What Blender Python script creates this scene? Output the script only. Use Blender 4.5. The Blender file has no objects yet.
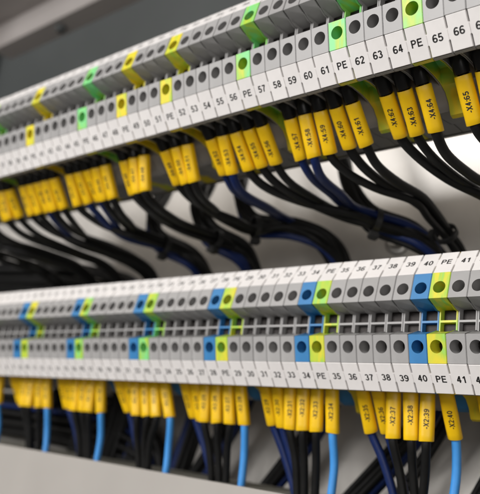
import bpy, bmesh, math, random
from mathutils import Vector, Matrix

random.seed(7)
S = 0.001                                     # everything below is in millimetres
scene = bpy.context.scene
COL = scene.collection

# ------------------------------------------------------------------ camera
cam = bpy.data.cameras.new('camera')
cam_ob = bpy.data.objects.new('camera', cam)
COL.objects.link(cam_ob)
Rm = Matrix(((0.755, -0.650, 0.090), (0.645, 0.711, -0.281), (0.119, 0.270, 0.956)))
right = Vector((0.755, 0.645, 0.119)).normalized()
fwd = Vector((-0.650, 0.711, 0.270)); fwd = (fwd - right * fwd.dot(right)).normalized()
up = right.cross(fwd)
CAM = Vector((89.243, -212.941, -39.068))
m = Matrix((right, up, -fwd)).transposed().to_4x4()
m.translation = CAM * S
cam_ob.matrix_world = m
cam.sensor_fit = 'HORIZONTAL'
cam.sensor_width = 36
cam.lens = 742.85 / 480 * 36
cam.clip_start = 0.01
cam.clip_end = 20
cam.dof.use_dof = True
cam.dof.focus_distance = 0.176
cam.dof.aperture_fstop = 20
scene.camera = cam_ob

# ------------------------------------------------------------------ light
world = bpy.data.worlds.new('World')
scene.world = world
world.use_nodes = True
bg = world.node_tree.nodes['Background']
bg.inputs[0].default_value = (1.0, 0.94, 0.88, 1)
bg.inputs[1].default_value = 0.07

def area(name, loc, target, size, energy, col):
    L = bpy.data.lights.new(name, 'AREA')
    L.shape = 'RECTANGLE'; L.size = size[0]; L.size_y = size[1]
    L.energy = energy; L.color = col
    o = bpy.data.objects.new(name, L); COL.objects.link(o)
    o.location = loc
    d = Vector(target) - Vector(loc)
    o.rotation_euler = d.to_track_quat('-Z', 'Y').to_euler()
    return o
area('key_lamp', (-0.30, -0.98, 0.26), (-0.05, 0, 0.02), (0.55, 0.40), 11.6, (1.0, 0.975, 0.955))
area('fill_lamp', (0.55, -0.85, -0.04), (-0.03, 0, 0.0), (0.5, 0.40), 2.5, (1.0, 0.96, 0.93))
strip_lamp = area('strip_lamp', (-0.78, -0.70, 0.455), (-0.78, 0, 0.455), (0.75, 0.15), 0.9, (1.0, 0.91, 0.80))
scene.view_settings.view_transform = 'Standard'
scene.view_settings.look = 'None'
scene.view_settings.exposure = 0.0
scene.view_settings.gamma = 1.0

# ------------------------------------------------------------------ materials
def mat(name, base, rough=0.5, var=0.06, scale=400.0, bump=0.0, bscale=3000.0, metal=0.0, spec=0.5, coat=0.0, base2=None, tone=0.0):
    M = bpy.data.materials.new(name); M.use_nodes = True
    nt = M.node_tree; N = nt.nodes; L = nt.links
    b = N['Principled BSDF']
    b.inputs['Roughness'].default_value = rough
    b.inputs['Metallic'].default_value = metal
    b.inputs['Specular IOR Level'].default_value = spec
    b.inputs['Coat Weight'].default_value = coat
    tc = N.new('ShaderNodeTexCoord')
    nz = N.new('ShaderNodeTexNoise'); nz.inputs['Scale'].default_value = scale; nz.inputs['Detail'].default_value = 5
    L.new(tc.outputs['Object'], nz.inputs['Vector'])
    rp = N.new('ShaderNodeValToRGB')
    rp.color_ramp.elements[0].position = 0.3; rp.color_ramp.elements[1].position = 0.7
    c1 = base2 or [c * (1 - var) for c in base]; c2 = [min(1, c * (1 + var)) for c in base]
    rp.color_ramp.elements[0].color = (*c1, 1); rp.color_ramp.elements[1].color = (*c2, 1)
    L.new(nz.outputs['Fac'], rp.inputs['Fac']); L.new(rp.outputs['Color'], b.inputs['Base Color'])
    if tone:                                   # every copy a touch lighter or darker than its neighbours
        oi = N.new('ShaderNodeObjectInfo'); hs = N.new('ShaderNodeHueSaturation'); rm = N.new('ShaderNodeMapRange')
        rm.inputs['To Min'].default_value = 1 - tone; rm.inputs['To Max'].default_value = 1 + tone
        L.new(oi.outputs['Random'], rm.inputs['Value']); L.new(rm.outputs['Result'], hs.inputs['Value'])
        L.new(rp.outputs['Color'], hs.inputs['Color']); L.new(hs.outputs['Color'], b.inputs['Base Color'])
    mr = N.new('ShaderNodeMapRange'); mr.inputs['To Min'].default_value = rough * 0.85; mr.inputs['To Max'].default_value = min(1, rough * 1.15)
    L.new(nz.outputs['Fac'], mr.inputs['Value']); L.new(mr.outputs['Result'], b.inputs['Roughness'])
    if bump:
        n2 = N.new('ShaderNodeTexNoise'); n2.inputs['Scale'].default_value = bscale; n2.inputs['Detail'].default_value = 3
        L.new(tc.outputs['Object'], n2.inputs['Vector'])
        bp = N.new('ShaderNodeBump'); bp.inputs['Strength'].default_value = bump; bp.inputs['Distance'].default_value = 0.0001
        L.new(n2.outputs['Fac'], bp.inputs['Height']); L.new(bp.outputs['Normal'], b.inputs['Normal'])
    return M

M_GREY = mat('grey_polyamide', (0.338, 0.333, 0.330), 0.48, 0.05, 250, 0.15, 4000, tone=0.05)
M_BLUE = mat('blue_polyamide', (0.036, 0.20, 0.45), 0.45, 0.06, 250, 0.15, 4000)
M_TAG = mat('white_tag_plastic', (0.80, 0.775, 0.76), 0.5, 0.03, 300, 0.08, 2500, tone=0.03)
M_INK = mat('black_print', (0.018, 0.017, 0.017), 0.6, 0.2, 900)
M_SLEEVE = mat('yellow_sleeve_plastic', (0.87, 0.54, 0.004), 0.42, 0.06, 220, 0.2, 900, tone=0.05)
M_BLACK = mat('black_pvc', (0.008, 0.008, 0.008), 0.45, 0.2, 300, 0.15, 2500, spec=0.25)
M_NAVY = mat('navy_pvc', (0.007, 0.018, 0.085), 0.42, 0.15, 300, 0.15, 2500, spec=0.3)
M_SKY = mat('light_blue_pvc', (0.055, 0.29, 0.72), 0.42, 0.06, 300, 0.12, 2500)
M_COLLAR = mat('black_collar_plastic', (0.010, 0.010, 0.010), 0.30, 0.2, 300)
M_TIE = mat('black_nylon', (0.012, 0.012, 0.012), 0.5, 0.2, 300)
M_SCREW = mat('zinc_screw', (0.075, 0.062, 0.055), 0.45, 0.2, 600, 0.2, 3000, metal=0.9)
M_BAR = mat('copper_socket_shade', (0.012, 0.009, 0.008), 0.5, 0.3, 900, metal=0.5)  # bar metal taken near black, the sockets' shade put into its colour
M_PLATE = mat('galvanised_plate', (0.66, 0.635, 0.60), 0.37, 0.14, 34, 0.45, 90, metal=0.40)
M_STEEL = mat('steel', (0.62, 0.60, 0.57), 0.35, 0.06, 100, metal=0.9)
M_DUCT = mat('beige_duct_plastic', (0.37, 0.35, 0.325), 0.55, 0.03, 40, 0.1, 600)
M_DUCTWALL = mat('grey_duct_plastic', (0.33, 0.32, 0.27), 0.6, 0.05, 60)
M_SLATE = mat('dark_slate_wall', (0.055, 0.061, 0.061), 0.6, 0.12, 9)  # even dark slate tone for the walls and the nut
M_ROOF = mat('taupe_painted_sheet', (0.42, 0.39, 0.375), 0.5, 0.08, 12)

def pe_material():
    """yellow and green plastic run together: the share of green comes from the object's colour"""
    M = bpy.data.materials.new('green_yellow_polyamide'); M.use_nodes = True
    nt = M.node_tree; N = nt.nodes; L = nt.links
    b = N['Principled BSDF']; b.inputs['Roughness'].default_value = 0.45
    tc = N.new('ShaderNodeTexCoord'); oi = N.new('ShaderNodeObjectInfo')
    ad = N.new('ShaderNodeVectorMath'); ad.operation = 'MULTIPLY_ADD'
    L.new(oi.outputs['Location'], ad.inputs[0]); ad.inputs[1].default_value = (7.3, 7.3, 7.3)
    L.new(tc.outputs['Object'], ad.inputs[2])
    mp = N.new('ShaderNodeMapping'); mp.inputs['Scale'].default_value = (1.5, 0.7, 0.55)
    L.new(ad.outputs[0], mp.inputs['Vector'])
    nz = N.new('ShaderNodeTexNoise'); nz.inputs['Scale'].default_value = 160; nz.inputs['Detail'].default_value = 2; nz.inputs['Distortion'].default_value = 1.2
    L.new(mp.outputs['Vector'], nz.inputs['Vector'])
    sp = N.new('ShaderNodeSeparateColor'); L.new(oi.outputs['Color'], sp.inputs['Color'])
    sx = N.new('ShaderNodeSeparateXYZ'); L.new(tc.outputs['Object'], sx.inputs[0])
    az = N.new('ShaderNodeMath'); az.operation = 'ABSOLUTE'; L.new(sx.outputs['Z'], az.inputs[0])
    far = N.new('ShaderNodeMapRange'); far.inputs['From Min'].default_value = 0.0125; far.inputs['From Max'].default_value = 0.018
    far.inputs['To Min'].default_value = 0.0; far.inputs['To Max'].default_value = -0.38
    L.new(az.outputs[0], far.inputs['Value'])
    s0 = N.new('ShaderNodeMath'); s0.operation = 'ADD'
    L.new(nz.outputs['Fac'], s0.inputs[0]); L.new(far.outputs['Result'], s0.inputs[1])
    s = N.new('ShaderNodeMath'); s.operation = 'ADD'
    L.new(s0.outputs[0], s.inputs[0]); L.new(sp.outputs['Red'], s.inputs[1])
    rp = N.new('ShaderNodeValToRGB')
    e = rp.color_ramp.elements
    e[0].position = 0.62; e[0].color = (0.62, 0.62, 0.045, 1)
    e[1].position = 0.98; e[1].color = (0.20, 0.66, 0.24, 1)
    g0 = e.new(0.42); g0.color = (0.80, 0.63, 0.025, 1)  # golden stop brightens the outer flanks in place of light bounced from below
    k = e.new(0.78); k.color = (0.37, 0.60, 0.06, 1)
    L.new(s.outputs[0], rp.inputs['Fac']); L.new(rp.outputs['Color'], b.inputs['Base Color'])
    return M
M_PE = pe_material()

# ------------------------------------------------------------------ mesh helpers
def finish(bm, name, mats, parent=None, smooth=35, scale=True):
    me = bpy.data.meshes.new(name)
    bm.normal_update()
    bm.to_mesh(me); bm.free()
    if scale: me.transform(Matrix.Scale(S, 4))
    for x in mats: me.materials.append(x)
    if smooth:
        me.shade_smooth(); me.set_sharp_from_angle(angle=math.radians(smooth))
    return link(name, me, parent)

def link(name, me, parent=None):
    o = bpy.data.objects.new(name, me); COL.objects.link(o)
    if parent: o.parent = parent
    return o

def thing(name, label, cat, loc=(0, 0, 0), group=None, rot=(0, 0, 0)):
    o = bpy.data.objects.new(name, None); COL.objects.link(o)
    o.empty_display_size = 0.005
    o.location = Vector(loc) * S; o.rotation_euler = rot
    o['label'] = label; o['category'] = cat
    if group: o['group'] = group
    return o

def tag(o, label, cat, group=None):
    o['label'] = label; o['category'] = cat
    if group: o['group'] = group
    return o

def prism(bm, prof, x0, x1):
    """prof = (z, d) outline, d towards the viewer; extruded along x"""
    a = [bm.verts.new((x0, -d, z)) for z, d in prof]
    b = [bm.verts.new((x1, -d, z)) for z, d in prof]
    n = len(prof)
    bm.faces.new(a); bm.faces.new(b[::-1])
    for i in range(n):
        bm.faces.new((a[i], b[i], b[(i + 1) % n], a[(i + 1) % n]))
    bmesh.ops.recalc_face_normals(bm, faces=bm.faces[:])

def box(bm, lo, hi, M=None):
    vs = [bm.verts.new((x, y, z)) for x in (lo[0], hi[0]) for y in (lo[1], hi[1]) for z in (lo[2], hi[2])]
    if M:
        for v in vs: v.co = M @ v.co
    fs = [bm.faces.new([vs[i] for i in q]) for q in ((0, 1, 3, 2), (4, 6, 7, 5), (0, 4, 5, 1), (2, 3, 7, 6), (0, 2, 6, 4), (1, 5, 7, 3))]
    return vs

def lathe(bm, pts, n=24, M=None):
    """pts = (r, h) from the first to the last ring about local z; ends are closed"""
    rings = []
    for r, h in pts:
        rings.append([bm.verts.new((r * math.cos(2 * math.pi * i / n), r * math.sin(2 * math.pi * i / n), h)) for i in range(n)])
    for a, b in zip(rings, rings[1:]):
        for i in range(n):
            bm.faces.new((a[i], a[(i + 1) % n], b[(i + 1) % n], b[i]))
    bm.faces.new(rings[0][::-1]); bm.faces.new(rings[-1])
    if M:
        for r in rings:
            for v in r: v.co = M @ v.co

def catmull(pts, n=8):
    P = [Vector(p) for p in pts]
    P = [P[0] * 2 - P[1]] + P + [P[-1] * 2 - P[-2]]
    out = []
    for i in range(1, len(P) - 2):
        p0, p1, p2, p3 = P[i - 1:i + 3]
        t0 = 0.0; t1 = t0 + max(1e-4, (p1 - p0).length) ** 0.5
        t2 = t1 + max(1e-4, (p2 - p1).length) ** 0.5; t3 = t2 + max(1e-4, (p3 - p2).length) ** 0.5
        for j in range(n):
            t = t1 + (t2 - t1) * j / n
            a1 = p0 * ((t1 - t) / (t1 - t0)) + p1 * ((t - t0) / (t1 - t0))
            a2 = p1 * ((t2 - t) / (t2 - t1)) + p2 * ((t - t1) / (t2 - t1))
            a3 = p2 * ((t3 - t) / (t3 - t2)) + p3 * ((t - t2) / (t3 - t2))
            b1 = a1 * ((t2 - t) / (t2 - t0)) + a2 * ((t - t0) / (t2 - t0))
            b2 = a2 * ((t3 - t) / (t3 - t1)) + a3 * ((t - t1) / (t3 - t1))
            out.append(b1 * ((t2 - t) / (t2 - t1)) + b2 * ((t - t1) / (t2 - t1)))
    out.append(P[-2])
    return out

def tube(bm, pts, r, n=12):
    T = [(pts[min(i + 1, len(pts) - 1)] - pts[max(i - 1, 0)]).normalized() for i in range(len(pts))]
    u = T[0].orthogonal().normalized()
    rings = []
    for p, t in zip(pts, T):
        u = (u - t * u.dot(t)).normalized(); v = t.cross(u)
        rings.append([bm.verts.new(p + (u * math.cos(2 * math.pi * i / n) + v * math.sin(2 * math.pi * i / n)) * r) for i in range(n)])
    for a, b in zip(rings, rings[1:]):
        for i in range(n):
            bm.faces.new((a[i], a[(i + 1) % n], b[(i + 1) % n], b[i]))
    bm.faces.new(rings[0][::-1]); bm.faces.new(rings[-1])

def _arc(cx, cy, rx, ry, a0, a1, n=14):
    return [(cx + rx * math.cos(math.radians(a0 + (a1 - a0) * i / n)), cy + ry * math.sin(math.radians(a0 + (a1 - a0) * i / n))) for i in range(n + 1)]
def _ell(cx, cy, rx, ry): return _arc(cx, cy, rx, ry, 90, 450, 24)
SIX = [_ell(.315, .305, .225, .23), _arc(.365, .47, .275, .455, 48, 196)]
GLYPH = {                                        # centre lines of the printed letters, capital height 1: (advance, strokes)
 '0': (.70, [_ell(.315, .5, .225, .425)]),
 '1': (.70, [[(.38, 0), (.38, 1)], [(.36, .93), (.27, .80), (.12, .71)]]),
 '2': (.70, [_arc(.31, .70, .215, .225, 172, -38) + [(.12, .075)], [(.07, .075), (.56, .075)]]),
 '3': (.70, [_arc(.30, .725, .195, .20, 160, -88), _arc(.30, .29, .225, .215, 88, -160)]),
 '4': (.70, [[(.425, 0), (.425, 1)], [(.40, .93), (.10, .31)], [(.04, .30), (.60, .30)]]),
 '5': (.70, [[(.54, .925), (.185, .925), (.12, .50)], _arc(.30, .325, .235, .25, 142, -155)]),
 '6': (.70, SIX),
 '7': (.70, [[(.05, .925), (.57, .925)], [(.53, .90), (.36, .62), (.27, .34), (.235, 0)]]),
 '8': (.70, [_ell(.315, .725, .185, .20), _ell(.315, .285, .225, .215)]),
 '9': (.70, [[(.63 - x, 1 - y) for x, y in q] for q in SIX]),
 'P': (.78, [[(.13, 0), (.13, 1)], [(.13, .925), (.40, .925)] + _arc(.40, .705, .205, .22, 88, -88) + [(.13, .485)]]),
 'E': (.76, [[(.13, 0), (.13, 1)], [(.13, .925), (.66, .925)], [(.13, .52), (.61, .52)], [(.13, .075), (.68, .075)]]),
 'X': (.72, [[(.07, 0), (.61, 1)], [(.07, 1), (.61, 0)]]),
 ':': (.34, [[(.17, 0), (.17, .17)], [(.17, .54), (.17, .71)]]),
 '-': (.42, [[(.04, .36), (.34, .36)]]),
}
_text = {}
def text_mesh(body, cap, weight=0.15, stretch=1.08):
    """flat printed lettering, centred on the origin: (points, faces)"""
    key = (body, cap, weight, stretch)
    if key in _text: return _text[key]
    vs, fs, x0 = [], [], 0.0
    for ch in body:
        adv, strokes = GLYPH[ch]
        for q in strokes:
            P = [Vector(q[0])]
            for p in q[1:]:                        # long strokes get extra points so that they can follow a round sleeve
                a = P[-1].copy(); b = Vector(p); m_ = max(1, int((b - a).length / 0.16))
                P += [a.lerp(b, (t + 1) / m_) for t in range(m_)]
            closed = (P[0] - P[-1]).length < 1e-4
            base = len(vs)
            for i, p in enumerate(P):
                a = P[i - 1] if i else (P[-2] if closed else None)
                b = P[i + 1] if i < len(P) - 1 else (P[1] if closed else None)
                d1 = (p - a).normalized() if a is not None else (b - p).normalized()
                d2 = (b - p).normalized() if b is not None else d1
                n1 = Vector((-d1.y, d1.x)); n2 = Vector((-d2.y, d2.x)); nn = (n1 + n2).normalized()
                k = weight / 2 / max(0.5, nn.dot(n1))
                for sgn in (1, -1): vs.append(((x0 + p.x + sgn * nn.x * k) * cap * stretch, (p.y + sgn * nn.y * k) * cap))
            for i in range(len(P) - 1):
                fs.append((base + 2 * i, base + 2 * i + 1, base + 2 * i + 3, base + 2 * i + 2))
        x0 += adv
    cx = (min(v[0] for v in vs) + max(v[0] for v in vs)) / 2
    _text[key] = ([(x - cx, y - cap / 2) for x, y in vs], fs)
    return _text[key]

def boolean(o, cutters):
    """cut real openings into a prototype mesh and bake the result"""
    for c in cutters:
        md = o.modifiers.new('cut', 'BOOLEAN'); md.object = c; md.operation = 'DIFFERENCE'; md.solver = 'EXACT'
    dg = bpy.context.evaluated_depsgraph_get(); dg.update()
    me = bpy.data.meshes.new_from_object(o.evaluated_get(dg))
    for c in cutters: bpy.data.objects.remove(c)
    bpy.data.objects.remove(o)
    return me

# ------------------------------------------------------------------ the cabinet round the rails
PITCH = 5.1
UX, UY, UZ = 13.43, -36.6, 71.25               # the upper rail against the lower one

def slab(name, lo, hi, material, parent=None, bev=0.6):
    bm = bmesh.new(); box(bm, lo, hi)
    bmesh.ops.bevel(bm, geom=bm.edges[:], offset=bev, segments=2, affect='EDGES')
    return finish(bm, name, [material], parent)

plate = slab('mounting_plate', (-470, 30, -150), (260, 32.5, 118), M_PLATE)
tag(plate, 'grey galvanised steel mounting plate behind both terminal rows', 'mounting plate')
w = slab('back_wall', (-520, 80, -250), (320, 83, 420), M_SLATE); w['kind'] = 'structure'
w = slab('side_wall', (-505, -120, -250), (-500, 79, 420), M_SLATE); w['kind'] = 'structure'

roof = thing('cabinet_roof', 'taupe sheet metal cabinet roof with folded front lip above the upper rail', 'cabinet roof', (-300, 0, 190))
bm = bmesh.new()
box(bm, (-22, -110, 14), (560, -14, 16.5)); finish(bm, 'roof_sheet', [M_ROOF], roof)
bm = bmesh.new()
prism(bm, [(0, 0), (0, 13), (4, 15.5), (14, 15.5), (14, 13.5), (5, 13), (2.5, 11), (2.5, 0)], -24, 560)
box(bm, (-27, -110, 0), (-24.2, -0.5, 16.5))
finish(bm, 'folded_lip', [M_ROOF], roof)
bm = bmesh.new()
lathe(bm, [(3.2, 0), (3.2, -2.6), (2.4, -3.6), (0.5, -3.6)], 6, Matrix.Translation((38, -7, 0))); finish(bm, 'nut', [M_SLATE], roof)

duct = thing('cable_duct', 'beige cable duct with slotted top edge below the lower wires', 'cable duct', (-80, -32, -48.9), rot=(0, math.radians(0.7), 0))
bm = bmesh.new(); box(bm, (-300, -3.2, -60), (240, -1.2, 1.6)); 
bmesh.ops.bevel(bm, geom=bm.edges[:], offset=0.5, segments=2, affect='EDGES')
finish(bm, 'lid', [M_DUCT], duct)
bm = bmesh.new()
box(bm, (-300, -0.9, -1.4), (240, 3.0, 1.3))                      # solid rim, then the fingers between the wire slots
box(bm, (-300, 44, -60), (240, 46, 0.5))
x = -298
while x < 236:
    box(bm, (x, 3.0, -0.9), (x + 7.2, 43.6, 1.1)); x += 10.2
finish(bm, 'slotted_wall', [M_DUCTWALL], duct, smooth=0)

def bolt(loc, label, r=3.4):
    t = thing('bolt', label, 'bolt', loc, 'bolts on the mounting plate')
    R = Matrix.Rotation(math.radians(90), 4, 'X')
    bm = bmesh.new(); lathe(bm, [(r * 1.55, 0), (r * 1.55, 0.9), (r * 1.45, 1.1), (r, 1.1)], 28, R); finish(bm, 'washer', [M_STEEL], t)
    bm = bmesh.new(); lathe(bm, [(r * 0.95, 1.1), (r, 1.4), (r, 3.6), (r * 0.8, 4.2), (r * 0.3, 4.2)], 6, R); finish(bm, 'hex_head', [M_STEEL], t, smooth=20)
bolt((-51, 30, 47.5), 'steel hex bolt on the plate just above lower terminal 38')

for nm, oz, oy, oxx, which in (('din_rail', 0, 0, 0, 'lower'), ('din_rail', UZ, UY, UX, 'upper')):
    bm = bmesh.new()
    prism(bm, [(-17.5, -1), (-17.5, 0), (-12.5, 0), (-12.5, -6.5), (12.5, -6.5), (12.5, 0), (17.5, 0), (17.5, -1), (13.5, -1), (13.5, -7.5), (-13.5, -7.5), (-13.5, -1)], -240, 60)
    o = finish(bm, nm, [M_STEEL], smooth=0); o.location = Vector((oxx, oy + 0.6, oz)) * S
    tag(o, 'steel mounting rail carrying the %s row of terminals' % which, 'rail', 'mounting rails')

# ------------------------------------------------------------------ terminal blocks
FACE = [(4.3, 46.9), (11.67, 44.63)]
half = [(2.6, 39.8), (2.6, 41.2), (4.55, 46.3), (11.55, 44.66), (11.55, 43.75), (17.72, 39.28), (18.17, 39.5), (18.2, 38.5),
        (17.6, 37.4), (16.4, 36.0), (15.9, 33.0), (15.9, 29.0), (16.3, 25.6), (17.4, 22.6), (19.4, 20.6), (22.2, 19.2), (22.6, 18.0), (21.6, 16.0), (19.4, 13.0), (18.6, 8.0), (17.9, 6.5), (17.9, 1.0)]
prof = half + [(-z, d) for z, d in half[::-1]]

def housing_mesh(foot=0.0):
    HW = 2.5
    low = [(z - math.copysign(foot, z) if abs(z) > 21 else z, d) for z, d in prof]      # earth terminals have the longer rail foot
    bm = bmesh.new(); prism(bm, low, -HW, HW)
    es = [e for e in bm.edges if abs(e.verts[0].co.x - e.verts[1].co.x) < 1e-4]
    bmesh.ops.bevel(bm, geom=es, offset=0.13, segments=2, affect='EDGES', clamp_overlap=True)
    body = finish(bm, 'housing', [], smooth=0, scale=False)
    cut = []
    for sg in (1, -1):
        # screw shaft, square to the sloping face
        n = Vector((0, -7.0, sg * 1.64)).normalized()
        c = Vector((-0.05, -45.60, sg * 7.55))
        M = Matrix.Translation(c) @ n.to_track_quat('Z', 'Y').to_matrix().to_4x4()
        bm = bmesh.new(); lathe(bm, [(1.66, -10.5), (1.66, 0.02), (1.76, 1.5)], 36, M); cut.append(finish(bm, 'c', [], smooth=0, scale=False))
        # wire funnel in the flank
        bm = bmesh.new(); prism(bm, [(sg * z, d) for z, d in ((17.7, 37.9), (13.0, 37.0), (11.5, 32), (12.8, 26.5), (17, 24.6), (24, 24.0), (24, 37.9))], -HW + 0.34, HW - 0.24)
        cut.append(finish(bm, 'c', [], smooth=0, scale=False))
        # two bridge sockets in the channel floor
        bm = bmesh.new(); box(bm, (-2.12, -50, min(sg * 0.27, sg * 3.35)), (2.12, -30.5, max(sg * 0.27, sg * 3.35))); cut.append(finish(bm, 'c', [], smooth=0, scale=False))
        # relief slit along one edge of the channel slope
        bm = bmesh.new(); prism(bm, [(sg * z, d) for z, d in ((3.5, 43.4), (4.3, 46.1), (6.0, 45.0), (5.2, 41.5))], HW - 0.3, HW + 0.5)
        cut.append(finish(bm, 'c', [], smooth=0, scale=False))
    me = boolean(body, cut)
    me.transform(Matrix.Scale(S, 4))
    me.name = 'housing'
    me.shade_smooth(); me.set_sharp_from_angle(angle=math.radians(28))
    return me

ME_GREY = housing_mesh(2.3); ME_GREY.materials.append(M_GREY)
ME_BLUE = ME_GREY.copy(); ME_BLUE.materials.clear(); ME_BLUE.materials.append(M_BLUE)
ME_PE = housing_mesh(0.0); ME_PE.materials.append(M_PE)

def screw_mesh():
    bm = bmesh.new()
    lathe(bm, [(1.5, -0.8), (1.6, 0.0), (1.45, 0.22), (0.9, 0.34), (0.2, 0.36)], 24)
    o = finish(bm, 'screw', [], smooth=0, scale=False)
    bm = bmesh.new(); box(bm, (-2, -0.19, -0.25), (2, 0.19, 1)); c = finish(bm, 'c', [], smooth=0, scale=False)
    me = boolean(o, [c]); me.transform(Matrix.Scale(S, 4)); me.name = 'screw'
    me.materials.append(M_SCREW); me.shade_smooth(); me.set_sharp_from_angle(angle=math.radians(30))
    return me
ME_SCREW = screw_mesh()
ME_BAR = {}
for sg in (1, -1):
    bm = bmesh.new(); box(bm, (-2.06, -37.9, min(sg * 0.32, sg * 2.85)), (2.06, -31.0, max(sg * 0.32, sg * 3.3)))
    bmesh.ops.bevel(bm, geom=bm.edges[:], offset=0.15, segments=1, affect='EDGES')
    o = finish(bm, 'current_bar_shade', [M_BAR], scale=True); ME_BAR[sg] = o.data; bpy.data.objects.remove(o)  # current bar set high in the sockets, also standing in for their shade

def tag_object(body, sg, parent):
    """snap-on number tag; sg = -1 lower slope, +1 upper slope"""
    vz, vd = 6.66 / 8.215, (4.81 / 8.215) * (-sg)            # 'up' along the tag
    V = Vector((0, -vd, vz)); Nn = Vector((0, -0.811, sg * 0.586)); X = Vector((1, 0, 0))
    C = Vector((0, -42.22, sg * 15.0))
    a, b = (4.05, 3.98) if sg < 0 else (3.98, 4.05)          # towards the screw face / towards the rim
    wn, wm = 2.36 + random.uniform(-.03, .02), 2.54
    out = [(-wn, -b), (wn, -b), (wn, -1.35), (wm, -1.1), (wm, 1.25), (wn, 1.5), (wn, a), (-wn, a), (-wn, 1.5), (-wm, 1.25), (-wm, -1.1), (-wn, -1.35)]
    bm = bmesh.new()
    def P(u, v, h): return C + X * u + V * v + Nn * h
    lo = [bm.verts.new(P(u, v, -0.72)) for u, v in out]
    hi = [bm.verts.new(P(u, v, -0.10)) for u, v in out]
    tp = [bm.verts.new(P(u * 0.965, v * 0.98, 0)) for u, v in out]
    n = len(out)
    for A, B in ((lo, hi), (hi, tp)):
        for i in range(n): bm.faces.new((A[i], A[(i + 1) % n], B[(i + 1) % n], B[i]))
    bm.faces.new(tp); bm.faces.new(lo[::-1])
    bmesh.ops.recalc_face_normals(bm, faces=bm.faces[:])
    vs, fs = text_mesh(body, 1.80, 0.185, 1.08)
    jx, jy = random.uniform(-.12, .12), random.uniform(-.1, .1) + 0.1
    tv = [bm.verts.new(P(u + jx, v + jy, 0.02)) for u, v in vs]
    for f in fs:
        q = bm.faces.new([tv[i] for i in f]); q.material_index = 1
        q.normal_update()
        if q.normal.dot(Nn) < 0: q.normal_flip()
    return finish(bm, 'number_tag', [M_TAG, M_INK], parent, smooth=0)

def terminal(num, kind, k, row, label, bias=0.0):
    ox, oy, oz = (0, 0, 0) if row == 'lower' else (UX, UY, UZ)
    name = {'grey': 'terminal_block', 'blue': 'neutral_terminal', 'pe': 'earth_terminal'}[kind]
    t = thing(name, label, 'terminal block', (ox + k * PITCH, oy + random.uniform(-.06, .06), oz + random.uniform(-.04, .04)), 'terminal blocks on the %s rail' % row)
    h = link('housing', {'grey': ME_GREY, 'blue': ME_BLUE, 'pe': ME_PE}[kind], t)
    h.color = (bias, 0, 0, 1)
    for sg in (1, -1):
        tag_object(num, sg, t)
        s = link('screw', ME_SCREW, t)
        link('current_bar_shade', ME_BAR[sg], t)
        n = Vector((0, -7.0, sg * 1.64)).normalized()
        q = n.to_track_quat('Z', 'Y') @ Matrix.Rotation(random.uniform(0, 3.14), 3, 'Z').to_quaternion()
        s.rotation_euler = q.to_euler()
        s.location = (Vector((-0.05, -45.60, sg * 7.55)) + n * -5.0) * S
    return t

def lower_name(k):
    m_, r = divmod(k - 2, 7)
    return ('PE', 41 + 6 * m_) if r == 6 else (str(41 + 6 * m_ + r), None)

UP = {}
n = 64
for k in range(-1, -51, -1):
    if k in (-4, -10, -16, -20, -24, -30, -36, -40, -46): UP[k] = 'PE'
    else: UP[k] = str(n); n -= 1
UP[0] = 'PE'
for k in range(1, 6): UP[k] = str(64 + k)

LOW = range(-45, 6)
green_low = {1: 0.15, -6: 0.24, -13: 0.14, -20: 0.36, -27: 0.32, -34: 0.18, -41: 0.25}
green_up = {0: 0.36, -4: 0.42, -10: 0.42, -16: 0.1, -20: 0.05, -24: 0.46, -30: -0.05, -36: 0.4, -40: 0.1, -46: 0.1}
for k in LOW:
    nm, _ = lower_name(k)
    if nm == 'PE':
        a_, b_ = lower_name(k - 1)[0], lower_name(k + 1)[0]
        terminal('PE', 'pe', k, 'lower', 'yellow-green earth terminal marked PE between %s and %s on the lower rail' % (a_, b_), green_low.get(k, 0.1))
    elif lower_name(k + 1)[0] == 'PE':
        terminal(nm, 'blue', k, 'lower', 'blue terminal block numbered %s on the lower rail' % nm)
    else:
        terminal(nm, 'grey', k, 'lower', 'grey terminal block numbered %s on the lower rail' % nm)
for k in sorted(UP):
    nm = UP[k]
    if nm == 'PE':
        terminal('PE', 'pe', k, 'upper', 'green-yellow earth terminal marked PE between %s and %s on the upper rail' % (UP.get(k - 1, '32'), UP[k + 1]), green_up[k])
    else:
        terminal(nm, 'grey', k, 'upper', 'grey terminal block numbered %s on the upper rail' % nm)

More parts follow.
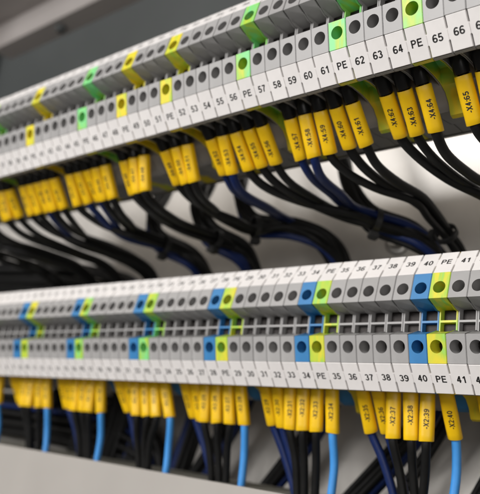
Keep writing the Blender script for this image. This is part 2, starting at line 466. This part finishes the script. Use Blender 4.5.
# ------------------------------------------------------------------ wires
def sleeve_object(body, parent, length, twist):
    """printed yellow marker sleeve, slipped over the wire; local -z runs down the wire"""
    A, B, ex = 2.02 + random.uniform(-.06, .06), 1.68, 2.5
    n = 32
    def sec(i, g=0.0):
        t = 2 * math.pi * i / n; c, s = math.cos(t), math.sin(t)
        return (A - g) * math.copysign(abs(c) ** (2 / ex), c), (B - g) * math.copysign(abs(s) ** (2 / ex), s)
    bm = bmesh.new(); rings = []
    f1, f2 = random.uniform(0, 6), random.uniform(-.05, .05)
    zs = [0, -0.12] + [-length * j / 8 for j in range(1, 8)] + [-length + 0.12, -length]
    cut = random.uniform(-0.12, 0.12)
    for j, z in enumerate(zs):
        g = 0.07 if j in (0, len(zs) - 1) else 0.0
        w_ = 1 + 0.012 * math.sin(f1 + z * 0.6)
        rings.append([bm.verts.new((sec(i, g)[0] * w_ + f2 * math.sin(z / length * 3.1), sec(i, g)[1], z + cut * sec(i)[0] * (1 if j >= len(zs) - 2 else 0))) for i in range(n)])
    inner = [[bm.verts.new((sec(i, 0.42)[0], sec(i, 0.42)[1], z)) for i in range(n)] for z in (-0.02, -length + 0.02)]
    for a, b in zip(rings, rings[1:]):
        for i in range(n): bm.faces.new((a[i], b[i], b[(i + 1) % n], a[(i + 1) % n]))
    for a, b in ((rings[0], inner[0]), (inner[1], rings[-1]), (inner[0], inner[1])):
        for i in range(n): bm.faces.new((a[i], a[(i + 1) % n], b[(i + 1) % n], b[i]))
    bmesh.ops.recalc_face_normals(bm, faces=bm.faces[:])
    vs, fs = text_mesh(body, 1.36, 0.17, 1.08)
    mid = -length * 0.53 + random.uniform(-.5, .4)
    side = random.uniform(-.15, .15)
    def surf(x):
        x = max(-A * 0.97, min(A * 0.97, x))
        return -B * (1 - abs(x / A) ** ex) ** (1 / ex) - 0.03
    tv = [bm.verts.new((-v + side, surf((-v + side) / 1.02) - 0.03, mid + u)) for u, v in vs]
    for f in fs:
        q = bm.faces.new([tv[i] for i in f]); q.material_index = 1; q.normal_update()
        if q.normal.y > 0: q.normal_flip()
    o = finish(bm, 'marker_sleeve', [M_SLEEVE, M_INK], parent)
    o.rotation_euler = (0, 0, twist)
    return o

def wire(mark, row, colour, x, ang, path, collar=True, top=(29.0, 17.8), lean=0.0, twist=None, length=12.0, r=1.12):
    """one ferruled, sleeved wire; ang = how far the sleeve swings back towards the plate (degrees)"""
    oy, oz = (0, 0) if row == 'lower' else (UY, UZ)
    loc = Vector((x, -top[0] + oy, oz - top[1]))
    word = {'black': 'black', 'navy': 'dark blue', 'sky': 'light blue'}[colour]
    t = thing('labelled_wire', '%s wire with yellow sleeve marked %s under the %s terminals' % (word, mark, row), 'wire', loc, 'wires leaving the %s terminals' % row)
    E = Matrix.Rotation(math.radians(lean), 3, 'Y') @ Matrix.Rotation(math.radians(ang), 3, 'X')
    s = sleeve_object('-' + mark, t, length, math.radians(twist if twist is not None else random.uniform(6, 30)))
    s.rotation_euler = (E @ Matrix.Rotation(s.rotation_euler.z, 3, 'Z')).to_euler()
    ax = E @ Vector((0, 0, -1))
    P0 = Vector((0, 0, 0)) - ax * 3.5 + Vector((0, 0.6, 1.0))
    end = ax * length
    pts = [P0, ax * 2, ax * (length - 2), end + ax * 0.8]
    for q in path: pts.append(Vector(q) - loc)
    bm = bmesh.new(); tube(bm, catmull(pts, 7), r, 12)
    finish(bm, 'insulation', [{'black': M_BLACK, 'navy': M_NAVY, 'sky': M_SKY}[colour]], t, smooth=60)
    if collar:
        bm = bmesh.new()
        Mx = Matrix.Translation(-ax * 0.2) @ (E.to_4x4())
        lathe(bm, [(1.5, 0.06), (1.88, 0.22), (1.96, 1.2), (1.96, 4.4), (1.7, 5.2), (1.2, 5.6), (0.9, 5.7)], 20, Mx)
        finish(bm, 'ferrule_collar', [M_COLLAR], t, smooth=30)
    return t

def ring(i, n, r=2.0):
    if n == 1: return (0, 0)
    if i == 0 and n > 5: return (0, 0)
    a = 2 * math.pi * i / (n if n <= 5 else n - 1) + 0.5
    return (r * math.cos(a), r * math.sin(a))

# upper rail: every group of wires gathers into a bundle that runs back and dives behind the lower rail
D = {
 'k': [(31, -26, 37.5), (32, -14, 35), (32, -3, 29), (31, 6, 15), (26, 12, -12), (14, 14, -58)],
 'c': [(10, -26, 37.5), (11, -14, 35), (11, -3, 29), (10, 6, 15), (6, 12, -12), (-18, 15, -58)],
 'b': [(-11, -30, 38.4), (-11.4, -20, 37.2), (-12, -9, 35), (-11.4, 0, 30), (-12, 8, 16), (-17, 13, -14), (-44, 15, -58)],
 'a': [(-37, -26, 39.2), (-31, -19, 38), (-25, -12, 36.8), (-21, -4, 33.6), (-20, 3, 28.6), (-21, 9, 14), (-26, 13, -14), (-64, 16, -58)],
 'd': [(-80.5, -33, 40.4), (-79, -22, 40.2), (-71, -15, 42.6), (-62, -8, 39), (-59.3, 0, 32.5), (-60, 8, 16), (-66, 13, -14), (-100, 16, -58)],
 'e': [(-100, -37, 37.8), (-96.5, -26, 37.2), (-95, -14, 36), (-97, -3, 31), (-99, 7, 16), (-106, 13, -14), (-136, 15, -58)],
 'f': [(-128, -38, 38.2), (-124, -26, 37.6), (-121, -14, 36), (-122, -3, 31), (-124, 7, 16), (-130, 13, -14), (-142, 14, -58)],
 'g': [(-158, -38, 38.2), (-155, -26, 37.4), (-152, -14, 35.5), (-152, -3, 31), (-154, 7, 16), (-160, 13, -14), (-172, 14, -58)],
 'h': [(-178, -38, 38.2), (-176, -26, 37.4), (-174, -14, 36), (-175, -3, 31), (-177, 7, 16), (-182, 13, -14), (-192, 14, -58)],
 'i': [(-200, -38, 38.2), (-197, -26, 37.4), (-194, -14, 36), (-194, -3, 31), (-196, 7, 16), (-202, 13, -14), (-212, 14, -58)],
 'j': [(-226, -38, 38.2), (-223, -26, 37.4), (-220, -14, 36), (-220, -3, 31), (-222, 7, 16), (-228, 13, -14), (-238, 14, -58)],
}
groups = [('k', [4, 3, 2, 1]), ('c', [-1, -2, -3]), ('b', [-5, -6, -7]), ('a', [-8, -9, -11, -12, -13]), ('d', [-14, -15, -17, -18, -19]),
          ('e', [-21, -22, -23]), ('f', [-25, -26, -27, -28, -29]), ('g', [-31, -32, -33, -34, -35]), ('h', [-37, -38, -39]), ('i', [-41, -42, -43, -44, -45]), ('j', [-47, -48, -49, -50])]
navy_up = {-8, -9, -14, -15, -27, -28, -33}
swing = {-3: 49, -2: 44, -1: 36, -7: 36, -6: 47, -5: 42.6, -8: 28, -9: 40, -11: 44.6, -12: 43, -13: 38.5, -14: 34, -15: 46, -17: 28, -18: 32, -19: 44, -21: 18, -22: 22, -23: 36}
for g, ks in groups:
    for i, k in enumerate(ks):
        a = swing.get(k, random.uniform(28, 42)); lean = random.uniform(-3.5, 3.5)
        x = UX + k * PITCH
        oxr, ozr = ring(i, len(ks), 1.25 if len(ks) <= 3 else 2.1)
        jit = [(q[0] + oxr * (0.9 if j else 1.6) + random.uniform(-.5, .5), q[1] + ozr * 0.4 + random.uniform(-.5, .5), q[2] + ozr + random.uniform(-.4, .4)) for j, q in enumerate(D[g])]
        if k in (-14, -15): jit = jit[2:]
        j0 = jit[0]
        # the free sweep between the sleeve and the bundle
        ar = math.radians(a)
        ex, ey, ez = x, UY - 29.0 + 12 * math.sin(ar), UZ - 17.8 - 12 * math.cos(ar)
        t = 0.38
        w1 = (x + (j0[0] - x) * 0.12, ey + 5.5, ez - 3.4)
        w2 = (x + (j0[0] - x) * 0.42, ey + (j0[1] - ey) * 0.55, (ez - 5.0) * 0.6 + j0[2] * 0.4 + 0.3)
        wire('X4:' + UP[k], 'upper', 'navy' if k in navy_up else 'black', x, a, [w1, w2] + jit, lean=lean, r=random.choice((1.2, 1.28, 1.34)))

# lower rail: the wires drop into the cable duct
lean_low = {-21: -14, -22: -11, -23: -11, -24: -8, -25: -9, -26: -9, -14: -5, -15: -4, -16: -3, -28: -2, -35: -6, -36: -4}
swl = {0: 31, -1: 4, -2: 7, -4: 33, -3: 6, -5: 30, -7: 12, -8: 8, -9: 5, -10: 9, -11: 22, -12: 28}
for k in LOW:
    nm, _ = lower_name(k)
    if nm == 'PE': continue
    pos = (k - 2) % 7
    sky = pos == 5
    navy = pos in (0, 1)
    x = k * PITCH
    a = swl.get(k, {0: 28, 1: 22, 2: 8, 3: 6, 4: 7, 5: 9}[pos] + random.uniform(-4, 4))
    ar = math.radians(a)
    ey, ez = -29.0 + 13.2 * math.sin(ar), -16.2 - 13.2 * math.cos(ar)
    if sky:
        path = [(x - 0.5 - lean_low.get(k, 0) * 0.2, ey + 2.5, ez - 9), (x - 1.0 - lean_low.get(k, 0) * 0.2 + random.uniform(-1, 1), ey + 3.5, -49), (x - 1, ey + 5, -66)]
    else:
        gx = (k - pos + 2.6) * PITCH
        path = [(x + (gx - x) * 0.22, ey + 3.0, ez - 8), (x + (gx - x) * 0.5 + random.uniform(-1, 1), ey + 6, -48), (x + (gx - x) * 0.6, ey + 9, -66)]
    wire('X2:' + nm, 'lower', 'sky' if sky else 'navy' if navy else 'black', x, a, path, top=(29.0, 16.2), collar=False, r=1.25, lean=lean_low.get(k, 0) + random.uniform(-2.5, 2.5), length=13.2)

# ------------------------------------------------------------------ cable ties
def tie(loc, direction, r, roll, label):
    t = thing('cable_tie', label, 'cable tie', loc, 'cable ties on the wire bundles')
    q = Vector(direction).to_track_quat('Z', 'Y').to_matrix().to_4x4() @ Matrix.Rotation(math.radians(roll), 4, 'Z')
    bm = bmesh.new()
    n = 32; h = 0.95
    loops = []
    for rr, zz in ((r, -h), (r + 0.6, -h), (r + 0.6, h), (r, h)):
        loops.append([bm.verts.new(q @ Vector((rr * math.cos(2 * math.pi * i / n), rr * math.sin(2 * math.pi * i / n), zz))) for i in range(n)])
    for A, B in zip(loops, loops[1:] + loops[:1]):
        for i in range(n): bm.faces.new((A[i], A[(i + 1) % n], B[(i + 1) % n], B[i]))
    finish(bm, 'strap', [M_TIE], t)
    bm = bmesh.new(); vs = box(bm, (r + 0.4, -1.6, -1.6), (r + 2.7, 1.7, 1.6), q)
    bmesh.ops.bevel(bm, geom=bm.edges[:], offset=0.4, segments=2, affect='EDGES'); finish(bm, 'head', [M_TIE], t)
    bm = bmesh.new(); box(bm, (r + 0.9, 1.6, -0.9), (r + 1.6, 3.6, 0.9), q)
    bmesh.ops.bevel(bm, geom=bm.edges[:], offset=0.2, segments=1, affect='EDGES'); finish(bm, 'tail', [M_TIE], t)
tie((-31, -19, 38), (6, 7, -1.2), 3.6, -90, 'black cable tie on the bundle that leaves wires X4:54 to X4:58')
tie((-12, -8.5, 34.8), (0, 9, -4), 3.0, 0, 'black cable tie on the bundle that leaves wires X4:59 to X4:61')
tie((-79, -22, 40.2), (5, 9, 1), 3.6, -90, 'black cable tie on the bundle that leaves wires X4:49 to X4:53')
tie((-96, -24, 37), (1, 11, -1), 3.0, -90, 'black cable tie on the bundle that leaves wires X4:46 to X4:48')
tie((-123.5, -24, 37.4), (3, 11, -1), 3.6, -90, 'black cable tie on the blurred bundle under wires X4:41 to X4:45')

# ------------------------------------------------------------------ the old wiring behind the lower rail, at the far end
def harness(label, pts, n, spread, navy=()):
    t = thing('wire_harness', label, 'wire harness', pts[0], 'wire harnesses on the mounting plate')
    P0 = Vector(pts[0])
    for i in range(n):
        a = i * 2.399; rr = spread * math.sqrt((i + 0.5) / n)
        o = Vector((random.uniform(-.3, .3) * spread, rr * math.cos(a) * 0.55, rr * math.sin(a)))
        q = [Vector(p) - P0 + o * (1 if j < len(pts) - 2 else 0.7) + Vector((random.uniform(-.2, .2) * min(spread, 9), random.uniform(-.5, .5), random.uniform(-.12, .12) * min(spread, 9))) for j, p in enumerate(pts)]
        bm = bmesh.new(); tube(bm, catmull(q, 7), random.choice((1.1, 1.3, 1.6)), 10)
        finish(bm, 'cable', [M_NAVY if i in navy else M_BLACK], t, smooth=60)
harness('thick bundle of black cables behind the blurred far end of the upper wires', [(-430, 12, 40), (-330, 12, 40), (-270, 12, 38), (-215, 13, 33), (-182, 14, 22), (-172, 15, 2), (-176, 15, -30), (-184, 15, -62)], 26, 15, (11,))
harness('thick bundle of black cables behind the far lower wires above the duct', [(-430, 18, -30), (-330, 18, -31), (-240, 18, -32), (-185, 18, -35), (-158, 18, -44), (-150, 18, -66)], 22, 14, (9,))
# cables that come down from behind the upper rail and join the bundles
for nm_, D_, n_ in (('X4:54 to X4:58', D['a'], 12), ('X4:49 to X4:53', D['d'], 10), ('X4:46 to X4:48', D['e'], 8), ('X4:41 to X4:45', D['f'], 8)):
    x0, y0, z0 = D_[1]
    harness('black cables running behind the upper rail and down with wires %s' % nm_, [(x0 - 34, 2, 100), (x0 - 26, -4, 74), (x0 - 15, y0 + 6, z0 + 16), (x0 - 6, y0 + 5, z0 + 3)] + [(q[0] + 1.5, q[1] + 2.5, q[2] - 1.5) for q in D_[2:]], n_, 4.0, (2, 7))
